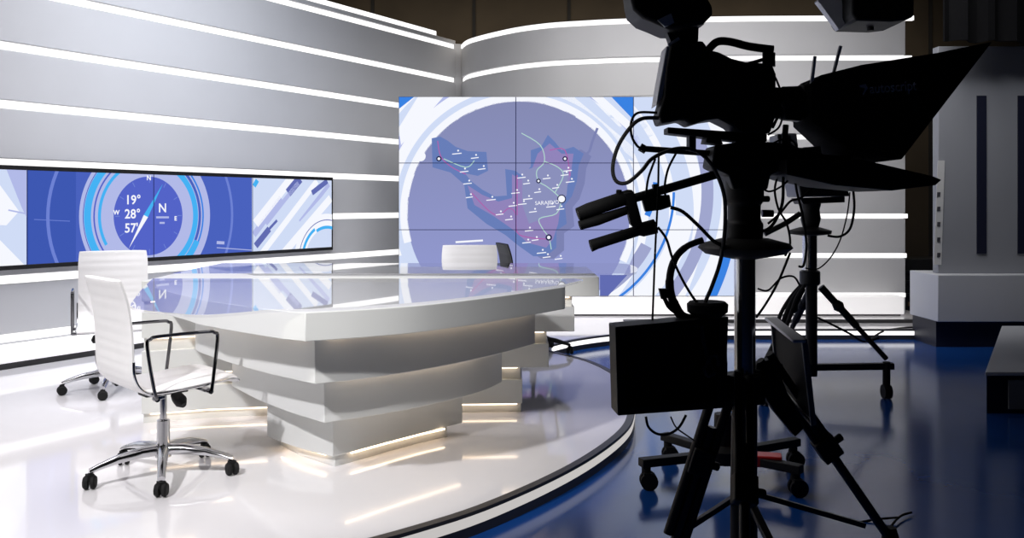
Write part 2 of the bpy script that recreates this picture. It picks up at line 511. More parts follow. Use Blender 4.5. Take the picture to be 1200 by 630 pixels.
# ---- left panoramic screen on the angled wall
OFF = 0.10
def lmap(x, y, d):
    mm = (x-600.0)/F
    # point on the plane offset from the wall: W0 + WD t + WN (OFF + d)
    o = OFF+0.026+d
    bx, by = W0.x+WN.x*o, W0.y+WN.y*o
    t = (mm*by-bx)/(WD.x-mm*WD.y)
    Y = by+WD.y*t
    return Vector((bx+WD.x*t, Y, EYE+(HZ-y)/F*Y))
def l_t(x): 
    p = lmap(x, 240, 0); return (Vector((p.x, p.y))-W0).dot(WD)
ls_base = wl(1.0, OFF, EYE-0.5)
ls = thing('panoramic_screen', ls_base, 'long blue compass display of joined flat screens on the left grey wall', 'screen')
SZ0, SZ1 = EYE-0.513, EYE+0.314
tR = l_t(389)
pw = (tR-0.012-l_t(31))/3
for i in range(5):
    t1 = tR-0.012-pw*i; t0 = t1-pw+0.004
    a = wl(t0, OFF, 0); b = wl(t1, OFF, 0); 
    mb = MB(); c = (a+b)/2; c.z = (SZ0+SZ1)/2
    rot = Matrix.Rotation(math.atan2(WD.y, WD.x), 3, 'Z')
    mb.box(c, (pw-0.004, 0.05, SZ1-SZ0-0.06), rot)
    mb.build('screen_panel', M['black'], ls, bevel=0.003)
mb = MB()
tL = tR-5*pw-0.03
for z in (SZ0+0.018, SZ1-0.018):
    mb.bar(wl(tL, OFF, z), wl(tR+0.01, OFF, z), 0.06, 0.036)
for t in (tL, tR+0.004):
    mb.bar(wl(t, OFF, SZ0), wl(t, OFF, SZ1), 0.02, 0.06, (WN.x, WN.y, 0))
mb.build('bezel', M['black'], ls, bevel=0.004)
mb = MB(); mb.bar(wl(tL+0.3, 0.07, EYE-0.1), wl(tR-0.3, 0.07, EYE-0.1), 0.06, 0.3); mb.build('wall_mount', M['dark_metal'], ls)
# picture: work in metric units along the wall (u right, v down), then map with perspective-free plane
def lm2(u, v, d):
    p = wl(u, OFF+0.0262+d, EYE-v); return p
hT, hB = -0.278, 0.477
u31, u182, u297 = tR-0.012-3*pw, tR-0.012-2*pw, tR-0.012-pw
S = Screen((tL+0.02, hT, tR-0.004, hB), lm2)
S.poly('pale', [(tL, hT), (u31, hT), (u31, hB), (tL, hB)], 0.1)
S.poly('blue', [(u31, hT), (u297, hT), (u297, hB), (u31, hB)], 0.1)
S.poly('pale', [(u297, hT), (tR, hT), (tR, hB), (u297, hB)], 0.1)
S.poly('blue2', [(u31, hT), (u31+0.42, hT), (u31+0.42, hB), (u31, hB)], 0.5)
ul, ur = l_t(133), l_t(213.5)
uc = (ul+ur)/2; ra = (ur-ul)/2; vc = 0.10
S.arc('thin', uc, vc, ra*2.62, ra*2.70, 0, 360, 1, n=80)
S.arc('lav', uc, vc, ra, ra*1.90, 0, 360, 1, n=90)
S.arc('cyan', uc, vc, ra*1.60, ra*1.78, 140, 232, 2, n=90)
S.arc('dial', uc, vc, ra*1.50, ra*1.54, 140, 240, 2, n=90)
S.arc('blue', uc, vc, ra*1.79, ra*1.81, 140, 250, 2, n=90)
S.arc('cyan', uc, vc, ra*1.34, ra*1.42, 150, 250, 2, n=90)
S.arc('cyan', uc, vc, ra*1.34, ra*1.50, -65, 70, 2, n=90)
S.arc('blue', uc, vc, ra*1.52, ra*1.60, -60, 70, 2, n=90)
S.arc('azure', uc, vc, ra*1.64, ra*1.69, -60, 70, 2, n=90)
S.arc('cyan', uc, vc, ra*1.52, ra*1.70, 25, 65, 3, n=90)
S.arc('dial', uc, vc, 0.0, ra, 0, 360, 3, n=80)
for a in range(0, 360, 30):
    A = math.radians(a)
    S.line('thin', [(uc+ra*0.84*math.cos(A), vc+ra*0.84*math.sin(A)), (uc+ra*0.97*math.cos(A), vc+ra*0.97*math.sin(A))], 0.008, 4)
def lp(x, y):
    p = lmap(x, y, 0.008); return ((Vector((p.x, p.y))-W0).dot(WD), EYE-p.z)
na, nb, nc = lp(151, 291), lp(171, 253), lp(191, 215)
S.poly('white', [na, (nb[0]-0.022, nb[1]-0.01), (nb[0]+0.022, nb[1]+0.01)], 5)
S.poly('cyan', [nc, (nb[0]-0.022, nb[1]-0.01), (nb[0]+0.022, nb[1]+0.01)], 5)
for body, x, y, sz in (("19°", 156, 234.5, 0.115), ("28°", 155.5, 251, 0.115), ("57'", 154, 267.5, 0.115), ('W', 136.5, 249, 0.055),
                       ('N', 174.5, 208.5, 0.06), ('N', 190.5, 244, 0.115), ('S', 168.5, 297, 0.06), ('E', 205.8, 256, 0.055)):
    u, v = lp(x, y); S.text('white', body, u, v, sz, 5, bold=0.002)
for x0, x1, y in ((183, 198, 254.5), (187, 193, 261)):
    a, b = lp(x0, y), lp(x1, y); S.line('lav', [a, b], 0.018, 5)
a, b = lp(254, 284), lp(263, 284.5); S.line('lav', [a, b], 0.03, 5)
a, b = lp(254, 290), lp(296, 293); S.line('lav', [a, b], 0.008, 5)
a, b = lp(40, 257), lp(82, 259); S.line('thin', [a, b], 0.006, 5)
# diagonal streaks of the outer panels
def streak(name, x0, x1, y0, y1, wd, layer):
    a = lp(x0, y0); b = lp(x1, y1); S.line(name, [a, b], wd, layer)
for nm, x0, y0, x1, y1, wd, ly in (
        ('white', 300, 262, 345, 205, 0.10, 1), ('white', 305, 300, 372, 212, 0.07, 1), ('lav', 298, 275, 330, 232, 0.07, 1), ('white', 330, 300, 388, 232, 0.09, 1),
        ('lav', 312, 262, 350, 214, 0.05, 2), ('steel', 300, 288, 316, 268, 0.07, 2), ('steel', 338, 226, 352, 209, 0.10, 2), ('lav', 352, 260, 386, 216, 0.05, 2),
        ('steel', 314, 270, 325, 258, 0.03, 3), ('steel', 366, 226, 384, 212, 0.06, 2), ('pale', 340, 276, 388, 222, 0.05, 3), ('cyan', 298, 218, 302, 211, 0.05, 3)):
    streak(nm, x0, x1, y0, y1, wd, ly)
cc = lp(383, 300); 
S.arc('white', cc[0], cc[1]+0.02, 0.33, 0.50, 180, 285, 4, n=90)
S.arc('steel', cc[0], cc[1]+0.02, 0.425, 0.435, 180, 285, 5, n=90)
S.arc('cyan', cc[0], cc[1]+0.02, 0.36, 0.395, 195, 240, 5, n=90)
S.arc('cyan', cc[0], cc[1]+0.02, 0.33, 0.365, 242, 285, 5, n=90)
uL = tL
S.poly('white', [(uL, hT), (u31-0.30, hT), (u31-0.06, 0.05), (u31-0.16, 0.16), (uL, 0.02)], 1)
S.poly('lav', [(u31-0.16, hT), (u31, hT), (u31, 0.10), (u31-0.04, 0.02)], 2)
S.poly('white', [(uL, 0.16), (u31-0.28, 0.20), (u31-0.02, hB), (uL, hB)], 2)
S.line('lav', [lp(10, 246), lp(30, 250)], 0.012, 3)
for us in (u31, u182, u297): S.line('ink', [(us, hT), (us, hB)], 0.008, 7)
S.build(ls, SC, {})

# ---- video wall: nine joined screens with a map
VY = 10.1; VS = F/VY
vw = thing('video_wall', (0.7, VY+0.1, EYE-1.045), 'large video wall of nine joined screens showing a blue route map in a ring', 'video wall')
def vmap(x, y, d): return Vector(((x-600)/VS, VY-0.0005-d, EYE+(HZ-y)/VS))
X0, X1, Y0, Y1 = 467.0, 879.5, 113.0, 347.0
pwp, php = (X1-X0)/3, (Y1-Y0)/3
for i in range(3):
    for j in range(3):
        a = vmap(X0+i*pwp, Y0+j*php, 0); b = vmap(X0+(i+1)*pwp, Y0+(j+1)*php, 0)
        mb = MB().box(((a.x+b.x)/2, VY+0.05, (a.z+b.z)/2), (b.x-a.x-0.004, 0.10, a.z-b.z-0.004))
        mb.build('screen_panel', M['black'], vw, bevel=0.002)
MB().box((0.7, VY+0.15, EYE+0.05), (3.4, 0.10, 1.7)).build('mounting_frame', M['dark_metal'], vw)
V = Screen((X0+0.6, Y0+0.6, X1-0.6, Y1-0.6), vmap)
V.poly('pale', [(X0, Y0), (X1, Y0), (X1, Y1), (X0, Y1)], 0.1)
CX, CY, CR = 608.0, 249.0, 131.0
# swirling pale bands outside the ring
for r0, r1, a0, a1, nm in ((136, 146, 150, 300, 'pale'), (146, 158, 160, 320, 'white'), (158, 166, 150, 330, 'lav'), (166, 182, 170, 330, 'pale'),
                           (182, 190, 150, 300, 'white'), (190, 204, 200, 290, 'lav'), (140, 152, -75, 80, 'white'), (152, 162, -80, 80, 'pale'), (162, 176, -75, 85, 'pale'),
                           (176, 184, -70, 85, 'white'), (196, 204, -60, 85, 'pale'), (205, 218, -60, 60, 'white'), (224, 236, -60, 70, 'pale')):
    V.arc(nm, CX, CY, r0, r1, a0, a1, 1, n=110)
for pts, nm in (([(640, 113), (690, 113), (742, 165), (742, 190)], 'pale'), ([(655, 113), (672, 113), (742, 172), (742, 186)], 'white'),
                ([(692, 113), (706, 113), (742, 146), (742, 158)], 'white'), ([(716, 113), (742, 113), (742, 140)], 'azure'),
                ([(467, 113), (486, 113), (467, 128)], 'azure'), ([(490, 113), (520, 113), (470, 170), (467, 150)], 'white'),
                ([(742, 113), (772, 113), (802, 150), (790, 158)], 'pale')):
    V.poly(nm, pts, 2)
V.arc('arcgrey', 640, 225, 182, 196, -22, 42, 2, n=140)
V.arc('white', 640, 225, 206, 222, -40, 60, 2, n=140)
V.arc('azure', 606, 236, 247, 259, 8, 26, 3, n=200)
V.arc('azure', 640, 225, 148, 151, 0, 62, 3, n=140)
V.arc('arcgrey', 640, 225, 126, 140, 28, 60, 2, n=140)
V.arc('white', 640, 225, 153, 176, 10, 62, 2, n=140)
V.arc('azure', 640, 200, 126, 133, 6, 24, 3, n=140)
V.poly('steel', [(703, 322), (735, 322), (712, 347), (703, 347)], 6)
V.arc('pale', CX, CY, CR-3, CR+12, 130, 400, 3, n=120)
V.arc('white', CX, CY, CR-1, CR+8, 165, 385, 4, n=120)
V.arc('disc2', CX, CY, 0, CR, 0, 360, 4, n=90)
V.disc('white', 493, 183, 6, 5)
# map silhouette
terr = [(506, 162), (516, 160), (525, 165), (534, 172), (548, 177), (570, 178), (572, 200), (560, 206), (545, 203), (552, 212), (565, 222), (580, 230), (594, 229),
        (592, 198), (604, 200), (612, 206), (622, 195), (622, 176), (634, 172), (642, 158), (650, 166), (658, 176), (672, 172), (684, 180), (678, 194), (676, 212),
        (670, 230), (662, 240), (664, 262), (652, 270), (652, 290), (640, 300), (625, 300), (608, 288), (592, 275), (570, 262), (548, 244), (544, 216), (528, 202),
        (507, 196)]
V.poly('mapdark', [(x+9, y+3) for x, y in terr[21:34]]+[(628, 250), (620, 200)], 6)
V.poly('mapblue', terr, 7)
inner = [(548, 217), (565, 228), (584, 236), (600, 232), (600, 204), (610, 210), (622, 202), (630, 180), (644, 168), (658, 180), (672, 180), (668, 210), (658, 232),
         (654, 262), (648, 280), (640, 290), (618, 284), (600, 268), (580, 254), (556, 240)]
V.poly('purple', inner, 8)
V.poly('disc', [(612, 200), (640, 192), (666, 200), (664, 228), (652, 250), (620, 262), (612, 240)], 9)
for pts in ([(513, 165), (517, 184), (530, 196), (546, 204)], [(553, 226), (572, 246), (585, 252), (596, 244), (604, 250), (606, 272), (620, 278), (642, 280)],
            [(606, 205), (606, 252)], [(644, 176), (662, 176), (668, 206)]):
    V.line('magenta', spl2(pts, 4), 1.2, 10)
for pts in ([(611, 156), (633, 170), (638, 189), (629, 200), (631, 212), (640, 218), (648, 224), (658, 233)],
            [(638, 189), (654, 196), (660, 206), (650, 226)], [(658, 233), (652, 250), (632, 256), (636, 268), (643, 278), (646, 292)], [(520, 186), (546, 196), (556, 188)]):
    V.line('green', spl2(pts, 4), 1.1, 11)
marks = [(535, 179), (556, 184), (565, 197), (543, 200), (548, 214), (550, 230), (575, 233), (585, 250), (597, 256), (610, 207), (604, 225), (617, 214), (618, 232),
         (640, 208), (662, 204), (664, 199), (668, 212), (651, 219), (645, 241), (656, 244), (625, 247), (619, 269), (617, 283), (627, 280), (634, 295), (640, 300), (655, 302),
         (600, 240), (612, 238), (630, 224)]
for i, (x, y) in enumerate(marks):
    V.disc('white', x+2, y-2.5, 1.1, 12, 8)
    V.line('white', [(x-5+(i % 2), y+1.6), (x+6-(i % 3), y+0.5)], 1.1, 12)
for x, y, r in ((514.5, 186, 2.6), (662, 186, 2.4), (631, 212, 2.2), (643, 278, 3.2), (658, 233, 4.6)):
    V.disc('ink', x, y, r+0.6, 12); V.disc('white', x, y, r*0.62 if r < 4 else r*0.86, 13)
V.text('white', 'SARAJEVO', 641, 237.5, 6.2, 13, tilt=3, bold=0.02)
V.line('white', [(534, 283.5), (566, 281.5)], 2.2, 12); V.line('lav', [(548, 289), (580, 287)], 0.9, 12)
V.line('mapdark', spl2([(700, 150), (694, 166), (690, 178), (682, 182)], 4), 3, 6)
for i in (1, 2):
    V.line('ink', [(X0+i*pwp, Y0), (X0+i*pwp, Y1)], 0.9, 14)
    V.line('ink', [(X0, Y0+i*php), (X1, Y0+i*php)], 0.8, 14)
V.build(vw, SC, {})

# ------------------------------------------------------------------ the presenter desk (near wing)
HT, H0, H1, H2, H3 = EYE-0.425, EYE-0.557, EYE-0.770, EYE-0.987, EYE-1.208
desk = thing('presenter_desk', (-0.85, 4.5, PT), 'near wing of the white tiered news desk with glossy top and sharp front corner', 'desk')
fcurve = [(-0.843, 3.617), (-0.63, 3.72), (-0.42, 3.862), (-0.22, 4.07), (-0.033, 4.304), (0.13, 4.53), (0.283, 4.75)]
fc = spl2(fcurve, 5)
slab = fc+[(0.292, 4.86), (0.15, 5.05), (-2.0, 5.05), (-1.9, 4.72)]+spl2([(-1.71, 4.45), (-1.56, 4.265), (-1.406, 4.075), (-1.003, 3.72), (-0.843, 3.617)], 4)[:-1]
glass = fc+spl2([(0.283, 4.75), (0.375, 4.96), (0.405, 5.07)], 3)[1:]+[(0.36, 5.13), (-2.08, 5.13)]+spl2([(-1.93, 4.65), (-1.76, 4.15), (-1.61, 3.74), (-1.49, 3.585), (-1.35, 3.495), (-1.219, 3.43), (-1.115, 3.47), (-0.983, 3.60), (-0.9, 3.618)], 4)
st1 = spl2([(-0.847, 3.81), (-0.66, 3.925), (-0.471, 4.09), (-0.25, 4.335), (-0.05, 4.62), (0.128, 4.923)], 5)+[(0.10, 5.0), (-1.70, 5.0)]+spl2([(-1.72, 4.82), (-1.665, 4.68), (-1.518, 4.49), (-1.3, 4.24), (-1.104, 4.04), (-0.847, 3.81)], 4)[:-1]
st2 = spl2([(-0.85, 4.014), (-0.62, 4.18), (-0.42, 4.365), (-0.254, 4.56), (-0.13, 4.76), (-0.055, 4.96)], 5)+[(-1.52, 4.96)]+spl2([(-1.525, 4.83), (-1.3, 4.51), (-1.08, 4.245), (-0.85, 4.014)], 4)[:-1]
st3 = spl2([(-0.86, 4.254), (-0.65, 4.50), (-0.46, 4.715), (-0.275, 4.92)], 5)+[(-0.30, 4.95), (-1.27, 4.95)]+spl2([(-1.279, 4.63), (-1.08, 4.425), (-0.86, 4.254)], 4)[:-1]
bs = [(-0.857, 4.29), (-0.65, 4.535), (-0.49, 4.715), (-0.355, 4.84), (-0.37, 4.90), (-1.21, 4.90), (-1.222, 4.677), (-1.06, 4.47)]
MB().prism(glass, HT-0.012, HT).build('glass_top', M['glass'], desk, bevel=0.003)
MB().prism(slab, H0, HT-0.014).build('top_slab', M['desk'], desk, bevel=0.003)
MB().prism(st1, H1, H0).build('tier', M['desk'], desk, bevel=0.003)
MB().prism(st2, H2, H1).build('tier', M['desk'], desk, bevel=0.003)
MB().prism(st3, H3, H2).build('tier', M['desk'], desk, bevel=0.003)
MB().prism(bs, PT, H3).build('plinth', M['desk'], desk, bevel=0.002)
def led_under(path, zc, parent, d=0.02, r=0.005, mat='led_warm'):
    pth = offset_path(path, d)
    MB().tube([(x, y, zc) for x, y in pth], r, 6).build('led_strip', M[mat], parent)
led_under(spl2([(-0.80, 3.84), (-0.471, 4.09), (-0.25, 4.335), (-0.05, 4.62), (0.10, 4.88)], 4), H0-0.008, desk, mat='led_soft')
led_under(spl2([(-0.81, 4.045), (-0.62, 4.18), (-0.42, 4.365), (-0.254, 4.56), (-0.08, 4.9)], 4), H1-0.008, desk, mat='led_soft')
led_under(spl2([(-0.82, 4.30), (-0.65, 4.50), (-0.46, 4.715), (-0.30, 4.89)], 4), H2-0.008, desk, mat='led_soft')
led_under([(-0.80, 4.355), (-0.65, 4.535), (-0.49, 4.715), (-0.375, 4.822)], H3-0.007, desk, 0.014, 0.004)
led_under([(-1.19, 4.632), (-1.06, 4.47), (-0.90, 4.33)], H3-0.007, desk, 0.014, 0.004)
led_under([(-1.60, 4.58), (-1.3, 4.24), (-1.104, 4.04), (-0.88, 3.84)], H0-0.008, desk, 0.02, 0.003, 'led_soft')

# ------------------------------------------------------------------ far wing of the desk
far = thing('presenter_desk', (-0.8, 5.8, PT), 'far wing of the white tiered news desk, behind the near wing, with lit grooves', 'desk')
def far_poly(xr, ins=0.0, back=6.25, xl=-2.14):
    return [(xr, 5.40+ins), (-1.46, 5.31+ins), (-1.80, 5.25+ins), (xl, 5.12+ins), (xl-0.05, back), (xr, back)]
MB().prism(far_poly(0.53, 0, 6.3), H0, HT-0.014).build('top_slab', M['desk'], far, bevel=0.003)
xr = [0.38, 0.224, 0.0625]
gro = [(H0-0.063, H0), (H1-0.075, H1), (H2-0.0755, H2)]
bot = [H1, H2, H3]
for k in range(3):
    MB().prism(far_poly(xr[k]-0.012, 0.035), gro[k][0], gro[k][1]).build('groove_panel', M['desk'], far)
    MB().prism(far_poly(xr[k]), bot[k], gro[k][0]).build('tier', M['desk'], far, bevel=0.003)
    MB().tube([(xr[k]-0.03, 5.418, gro[k][1]-0.006), (-1.46, 5.328, gro[k][1]-0.006), (-1.8, 5.268, gro[k][1]-0.006), (-2.1, 5.15, gro[k][1]-0.006)], 0.004, 6).build('led_strip', M['led_soft'], far)
MB().prism(far_poly(0.055, 0.03), PT, H3).build('plinth', M['desk'], far)
MB().tube([(0.03, 5.412, H3-0.006), (-1.46, 5.322, H3-0.006), (-1.8, 5.262, H3-0.006), (-2.1, 5.15, H3-0.006)], 0.004, 6).build('led_strip', M['led_soft'], far)
fg = [(-2.12, 5.50), (0.70, 5.50)]+spl2([(0.70, 5.50), (0.78, 5.6), (0.85, 6.0), (0.84, 6.35), (0.76, 6.49)], 4)[1:]+[(-2.12, 6.49)]
MB().prism(fg, HT-0.014, HT).build('glass_top', M['glass'], far, bevel=0.003)

# ------------------------------------------------------------------ office chairs
def office_chair(name, loc, rz, base_deg, label, leather='leather', metal='chrome', dark=False, group=None):
    """faces local +Y"""
    r = thing(name, loc, label, 'chair', group, rz, world=False)
    # sling shell
    prof = spline([Vector((0, 0.265, 0.435)), Vector((0, 0.235, 0.458)), Vector((0, 0.05, 0.445)), Vector((0, -0.12, 0.440)), Vector((0, -0.185, 0.462)), Vector((0, -0.218, 0.525)),
                   Vector((0, -0.223, 0.62)), Vector((0, -0.228, 0.72)), Vector((0, -0.246, 0.84)), Vector((0, -0.275, 0.938))], 10)
    n = len(prof); vs = []; fs = []
    cols = 9; W = 0.225
    for side in (1, -1):
        for i, p in enumerate(prof):
            t = prof[min(i+1, n-1)]-prof[max(i-1, 0)]; t.normalize()
            nr = Vector((0, -t.z, t.y))
            if nr.z < 0 and i < 20: nr = -nr
            nr = Vector((0, t.z, -t.y)) if side < 0 else Vector((0, -t.z, t.y))
            rib = 0.5+0.5*math.cos(2*PI*i/4.5)
            for k in range(cols):
                s = -1+2*k/(cols-1)
                th = 0.012+0.0026*(1-rib**6)*(1-abs(s)**6)
                ww = W*(1-0.05*max(0, (i-n*0.86)/(n*0.14))**2)
                vs.append(p+nr*th*(1-0.6*abs(s)**8)+Vector((s*ww, 0, 0)))
    o2 = n*cols
    for i in range(n-1):
        for k in range(cols-1):
            a, b2 = i*cols+k, i*cols+k+1
            fs.append((a, b2, b2+cols, a+cols)); fs.append((o2+a+cols, o2+b2+cols, o2+b2, o2+a))
        for k in (0, cols-1):
            a = i*cols+k
            fs.append((a, a+cols, o2+a+cols, o2+a))
    for k in range(cols-1):
        fs.append((k, k+1, o2+k+1, o2+k)); a = (n-1)*cols+k; fs.append((a, a+1, o2+a+1, o2+a))
    MB().add(vs, fs).build('seat_shell', M[leather], r, angle=60)
    fr = MB()
    for s in (-1, 1):
        q = [p+Vector((s*(W+0.004), 0, -0.004)) for p in prof[4:58]]
        fr.tube(q, 0.007, 6)
    fr.bar((-W, -0.10, 0.415), (W, -0.10, 0.415), 0.035, 0.015)
    fr.bar((-W, 0.12, 0.415), (W, 0.12, 0.415), 0.035, 0.015)
    fr.build('seat_frame', M[metal], r, bevel=0.002)
    for s in (-1, 1):
        x = s*(W+0.03)
        pts = [(x, -0.13, 0.415), (x, -0.145, 0.46), (x, -0.175, 0.652), (x, -0.16, 0.682), (x, -0.12, 0.69), (x, 0.09, 0.69), (x, 0.13, 0.682), (x, 0.145, 0.652), (x, 0.12, 0.44), (x, 0.115, 0.412)]
        am = MB().tube(pts, 0.008, 8, smooth=4)
        for yy in (-0.13, 0.115): am.cyl((s*W, yy, 0.415), (x, yy, 0.415), 0.012, n=10)
        am.build('armrest', M['dark_metal' if dark else 'dark_chrome'], r)
    MB().loft_circle([(Vector((0, 0, 0.26)), 0.0155), (Vector((0, 0, 0.41)), 0.0155)], 16).cyl((0, 0, 0.40), (0, 0, 0.412), 0.05, n=20).build('gas_piston', M[metal], r)
    MB().loft_circle([(Vector((0, 0, 0.09)), 0.035), (Vector((0, 0, 0.13)), 0.03), (Vector((0, 0, 0.26)), 0.029), (Vector((0, 0, 0.265)), 0.022)], 20).build('column', M[metal], r)
    MB().box((0, 0.0, 0.400), (0.10, 0.20, 0.03)).build('tilt_mechanism', M['black'], r, bevel=0.006)
    lv = MB().tube([(0.03, 0.02, 0.395), (0.09, 0.03, 0.385)], 0.008, 8)
    lv.loft_circle([(Vector((0.06, 0.02, 0.385)), 0.012), (Vector((0.085, 0.03, 0.375)), 0.028), (Vector((0.115, 0.035, 0.36)), 0.030), (Vector((0.135, 0.04, 0.345)), 0.014)], 12)
    lv.build('tilt_knob', M['black'], r)
    for k in range(5):
        A = math.radians(base_deg+72*k)-rz
        d = Vector((math.cos(A), math.sin(A), 0)); sd = Vector((-d.y, d.x, 0))
        hub = [(0.02, 0.125, 0.030, 0.026), (0.10, 0.125, 0.026, 0.024), (0.20, 0.112, 0.021, 0.020), (0.28, 0.092, 0.018, 0.015), (0.322, 0.078, 0.017, 0.012)]
        vs = []; fs = []
        for rad, h, hw, hh in hub:
            for i in range(10):
                a = 2*PI*i/10
                vs.append(d*rad+sd*math.cos(a)*hw+Vector((0, 0, h+math.sin(a)*hh)))
        for i in range(len(hub)-1):
            for j in range(10):
                l = (j+1) % 10
                fs.append((i*10+j, i*10+l, i*10+10+l, i*10+10+j))
        fs += [tuple(range(9, -1, -1)), tuple((len(hub)-1)*10+j for j in range(10))]
        leg = MB().add(vs, fs).build('base_leg', M[metal], r)
        cs = MB()
        c = d*0.318+Vector((0, 0, 0.031)); ang = base_deg*0.7+47*k
        ax = Vector((math.cos(ang), math.sin(ang), 0))
        for s in (-1, 1):
            a0 = c+ax*s*0.006; a1 = c+ax*s*0.027
            cs.loft_circle([(a0, 0.029), (a0+(a1-a0)*0.6, 0.031), (a1, 0.024)], 18)
        cs.box(c+Vector((0, 0, 0.022)), (0.03, 0.03, 0.03)); cs.cyl(d*0.318+Vector((0, 0, 0.04)), d*0.318+Vector((0, 0, 0.072)), 0.007, n=8)
        cs.build('caster', M['rubber'], leg)
    return r
face = lambda fx, fy: math.atan2(fy, fx)-PI/2
office_chair('office_chair', (-1.63, 4.145, PT), face(0.72, 0.69), 2, 'white leather swivel chair in front, at the near left side of the desk', group='presenter chairs')
office_chair('office_chair', (-2.72, 6.06, PT), face(0.42, -0.90), -6, 'white leather swivel chair standing behind the front chair, below the long screen', group='presenter chairs')
office_chair('office_chair', (-0.33, 6.92, PT), face(0.05, -1.0), 20, 'white chair behind the far desk wing, only its back top showing before the video wall', group='presenter chairs')
office_chair('office_chair', (0.18, 7.58, PT), face(1.0, 0.25), -12, 'black chair seen edge on beside the white chair behind the far desk', 'black', 'black', True)

# ------------------------------------------------------------------ foreground camera
CYD = 3.40
tri = thing('camera_tripod', (0.893, CYD, 0), 'black heavy camera tripod in the foreground with a steel centre column', 'tripod')
X = 0.893
def Z(py, Y=CYD): return EYE+(HZ-py)/F*Y
MB().loft_circle([(Vector((X, CYD, Z(440))), 0.040), (Vector((X, CYD, Z(296))), 0.040)], 28).build('column', M['steel'], tri)
MB().loft_circle([(Vector((X-0.004, CYD, 0.0)), 0.052), (Vector((X-0.004, CYD, Z(560))), 0.050), (Vector((X, CYD, Z(437))), 0.047)], 24).cyl((X, CYD, Z(470)), (X, CYD, Z(438)), 0.075, n=24).build('lower_column', M['black'], tri, bevel=0.003)
MB().loft_circle([(Vector((X, CYD, Z(303))), 0.05), (Vector((X, CYD, Z(297))), 0.15), (Vector((X, CYD, Z(290))), 0.178), (Vector((X, CYD, Z(285))), 0.165), (Vector((X, CYD, Z(279))), 0.09)], 36).build('bowl', M['black'], tri)
# legs: foot positions on the floor
def leg(foot, top, double, name='leg'):
    foot = Vector(foot); top = Vector(top)
    d = (foot-top).normalized()
    side = d.cross(Vector((0, 1, 0))).normalized()
    mid = top.lerp(foot, 0.48)
    mb = MB()
    side2 = d.cross(side).normalized()
    for s in (-1, 1):
        a = 0.034 if double else 0.022
        mb.tube([top+side*s*a, mid.lerp(foot, 0.75 if double else 0)+side*s*a], 0.019 if double else 0.016, 10)
    o = mb.build(name, M['black'], tri)
    m2 = MB().tube([top.lerp(foot, 0.30), foot], 0.019, 10)
    m2.build('inner_tube', M['dark_metal'], o)
    m3 = MB().bar(mid-d*0.05, mid+d*0.05, 0.085, 0.06, side2); m3.cyl(mid+side*0.03, mid+side*0.075, 0.016, n=12)
    m3.build('leg_clamp', M['black'], o, bevel=0.006)
    m4 = MB().loft_circle([(foot+Vector((0, 0, 0.05)), 0.022), (foot+Vector((0, 0, 0.012)), 0.034), (foot+Vector((0, 0, 0.0)), 0.034)], 14)
    m4.build('foot', M['rubber'], o)
leg((1.545, 3.62, 0.0), P(896, 418, 3.42), False)
leg((0.60, 3.40, 0.0), P(856, 432, 3.38), True)
leg((0.735, 2.80, 0.0), P(872, 440, 3.33), False)
sp = MB().bar((X, CYD, 0.27), P(800, 622, 3.40), 0.03, 0.02).bar((X, CYD, 0.27), P(1012, 615, 3.58), 0.03, 0.02).bar((X, CYD, 0.27), (0.92, 2.95, 0.12), 0.03, 0.02)
sp.build('spreader', M['dark_metal'], tri, bevel=0.003)
# fluid head with pan bars
hd = MB()
hd.loft_circle([(P(872, 282, CYD), 0.07), (P(872, 262, CYD), 0.072), (P(872, 258, CYD), 0.062), (P(872, 240, CYD), 0.062), (P(872, 236, CYD), 0.074), (P(872, 210, CYD), 0.074)], 26)
hd.sil([(828, 196), (832, 172), (858, 168), (905, 168), (913, 178), (912, 198), (896, 206), (893, 222), (853, 222), (848, 206)], CYD, 0.16)
hd.cyl(P(893, 233, CYD), P(902, 233, CYD), 0.012, n=12)
head = thing('fluid_head', P(872, 282, CYD), 'black fluid pan head on the foreground tripod, below the camera, with two pan handles', 'tripod head')
hd.build('head_body', M['black'], head, bevel=0.006)
MB().cyl(P(893, 250, CYD), P(906, 250, CYD), 0.014, n=14).build('drag_knob', M['dark_metal'], head)
pb = MB().tube([P(840, 204, CYD-0.06), P(740, 233, CYD-0.10)], 0.017, 12)
o = pb.build('pan_bar', M['black'], head)
MB().loft_circle([(P(742, 228, CYD-0.10), 0.019), (P(738, 230, CYD-0.10), 0.027), (P(690, 246, CYD-0.12), 0.027), (P(677, 251, CYD-0.12), 0.024)], 16).build('grip', M['rubber'], o)
MB().loft_circle([(P(735, 246, CYD-0.10), 0.016), (P(700, 258, CYD-0.12), 0.02), (P(679, 264, CYD-0.12), 0.018)], 14).build('zoom_control', M['rubber'], o, bevel=0.002)
MB().cyl(P(725, 232, CYD-0.11), P(725.5, 222, CYD-0.11), 0.011, n=12).sil([(730, 226), (742, 224), (752, 262), (744, 268), (738, 262)], CYD-0.105, 0.05).sil([(752, 234), (766, 229), (784, 228), (786, 242), (774, 246), (756, 248)], CYD-0.09, 0.035).sil([(764, 216), (771, 215), (772, 224), (766, 226)], CYD-0.09, 0.03).build('clamp', M['black'], o, bevel=0.004)
MB().loft_circle([(P(768, 265, CYD-0.10), 0.028), (P(752, 269, CYD-0.10), 0.027), (P(748, 270, CYD-0.10), 0.020), (P(700, 285, CYD-0.12), 0.021), (P(692, 288, CYD-0.12), 0.023)], 16).build('focus_grip', M['rubber'], o)

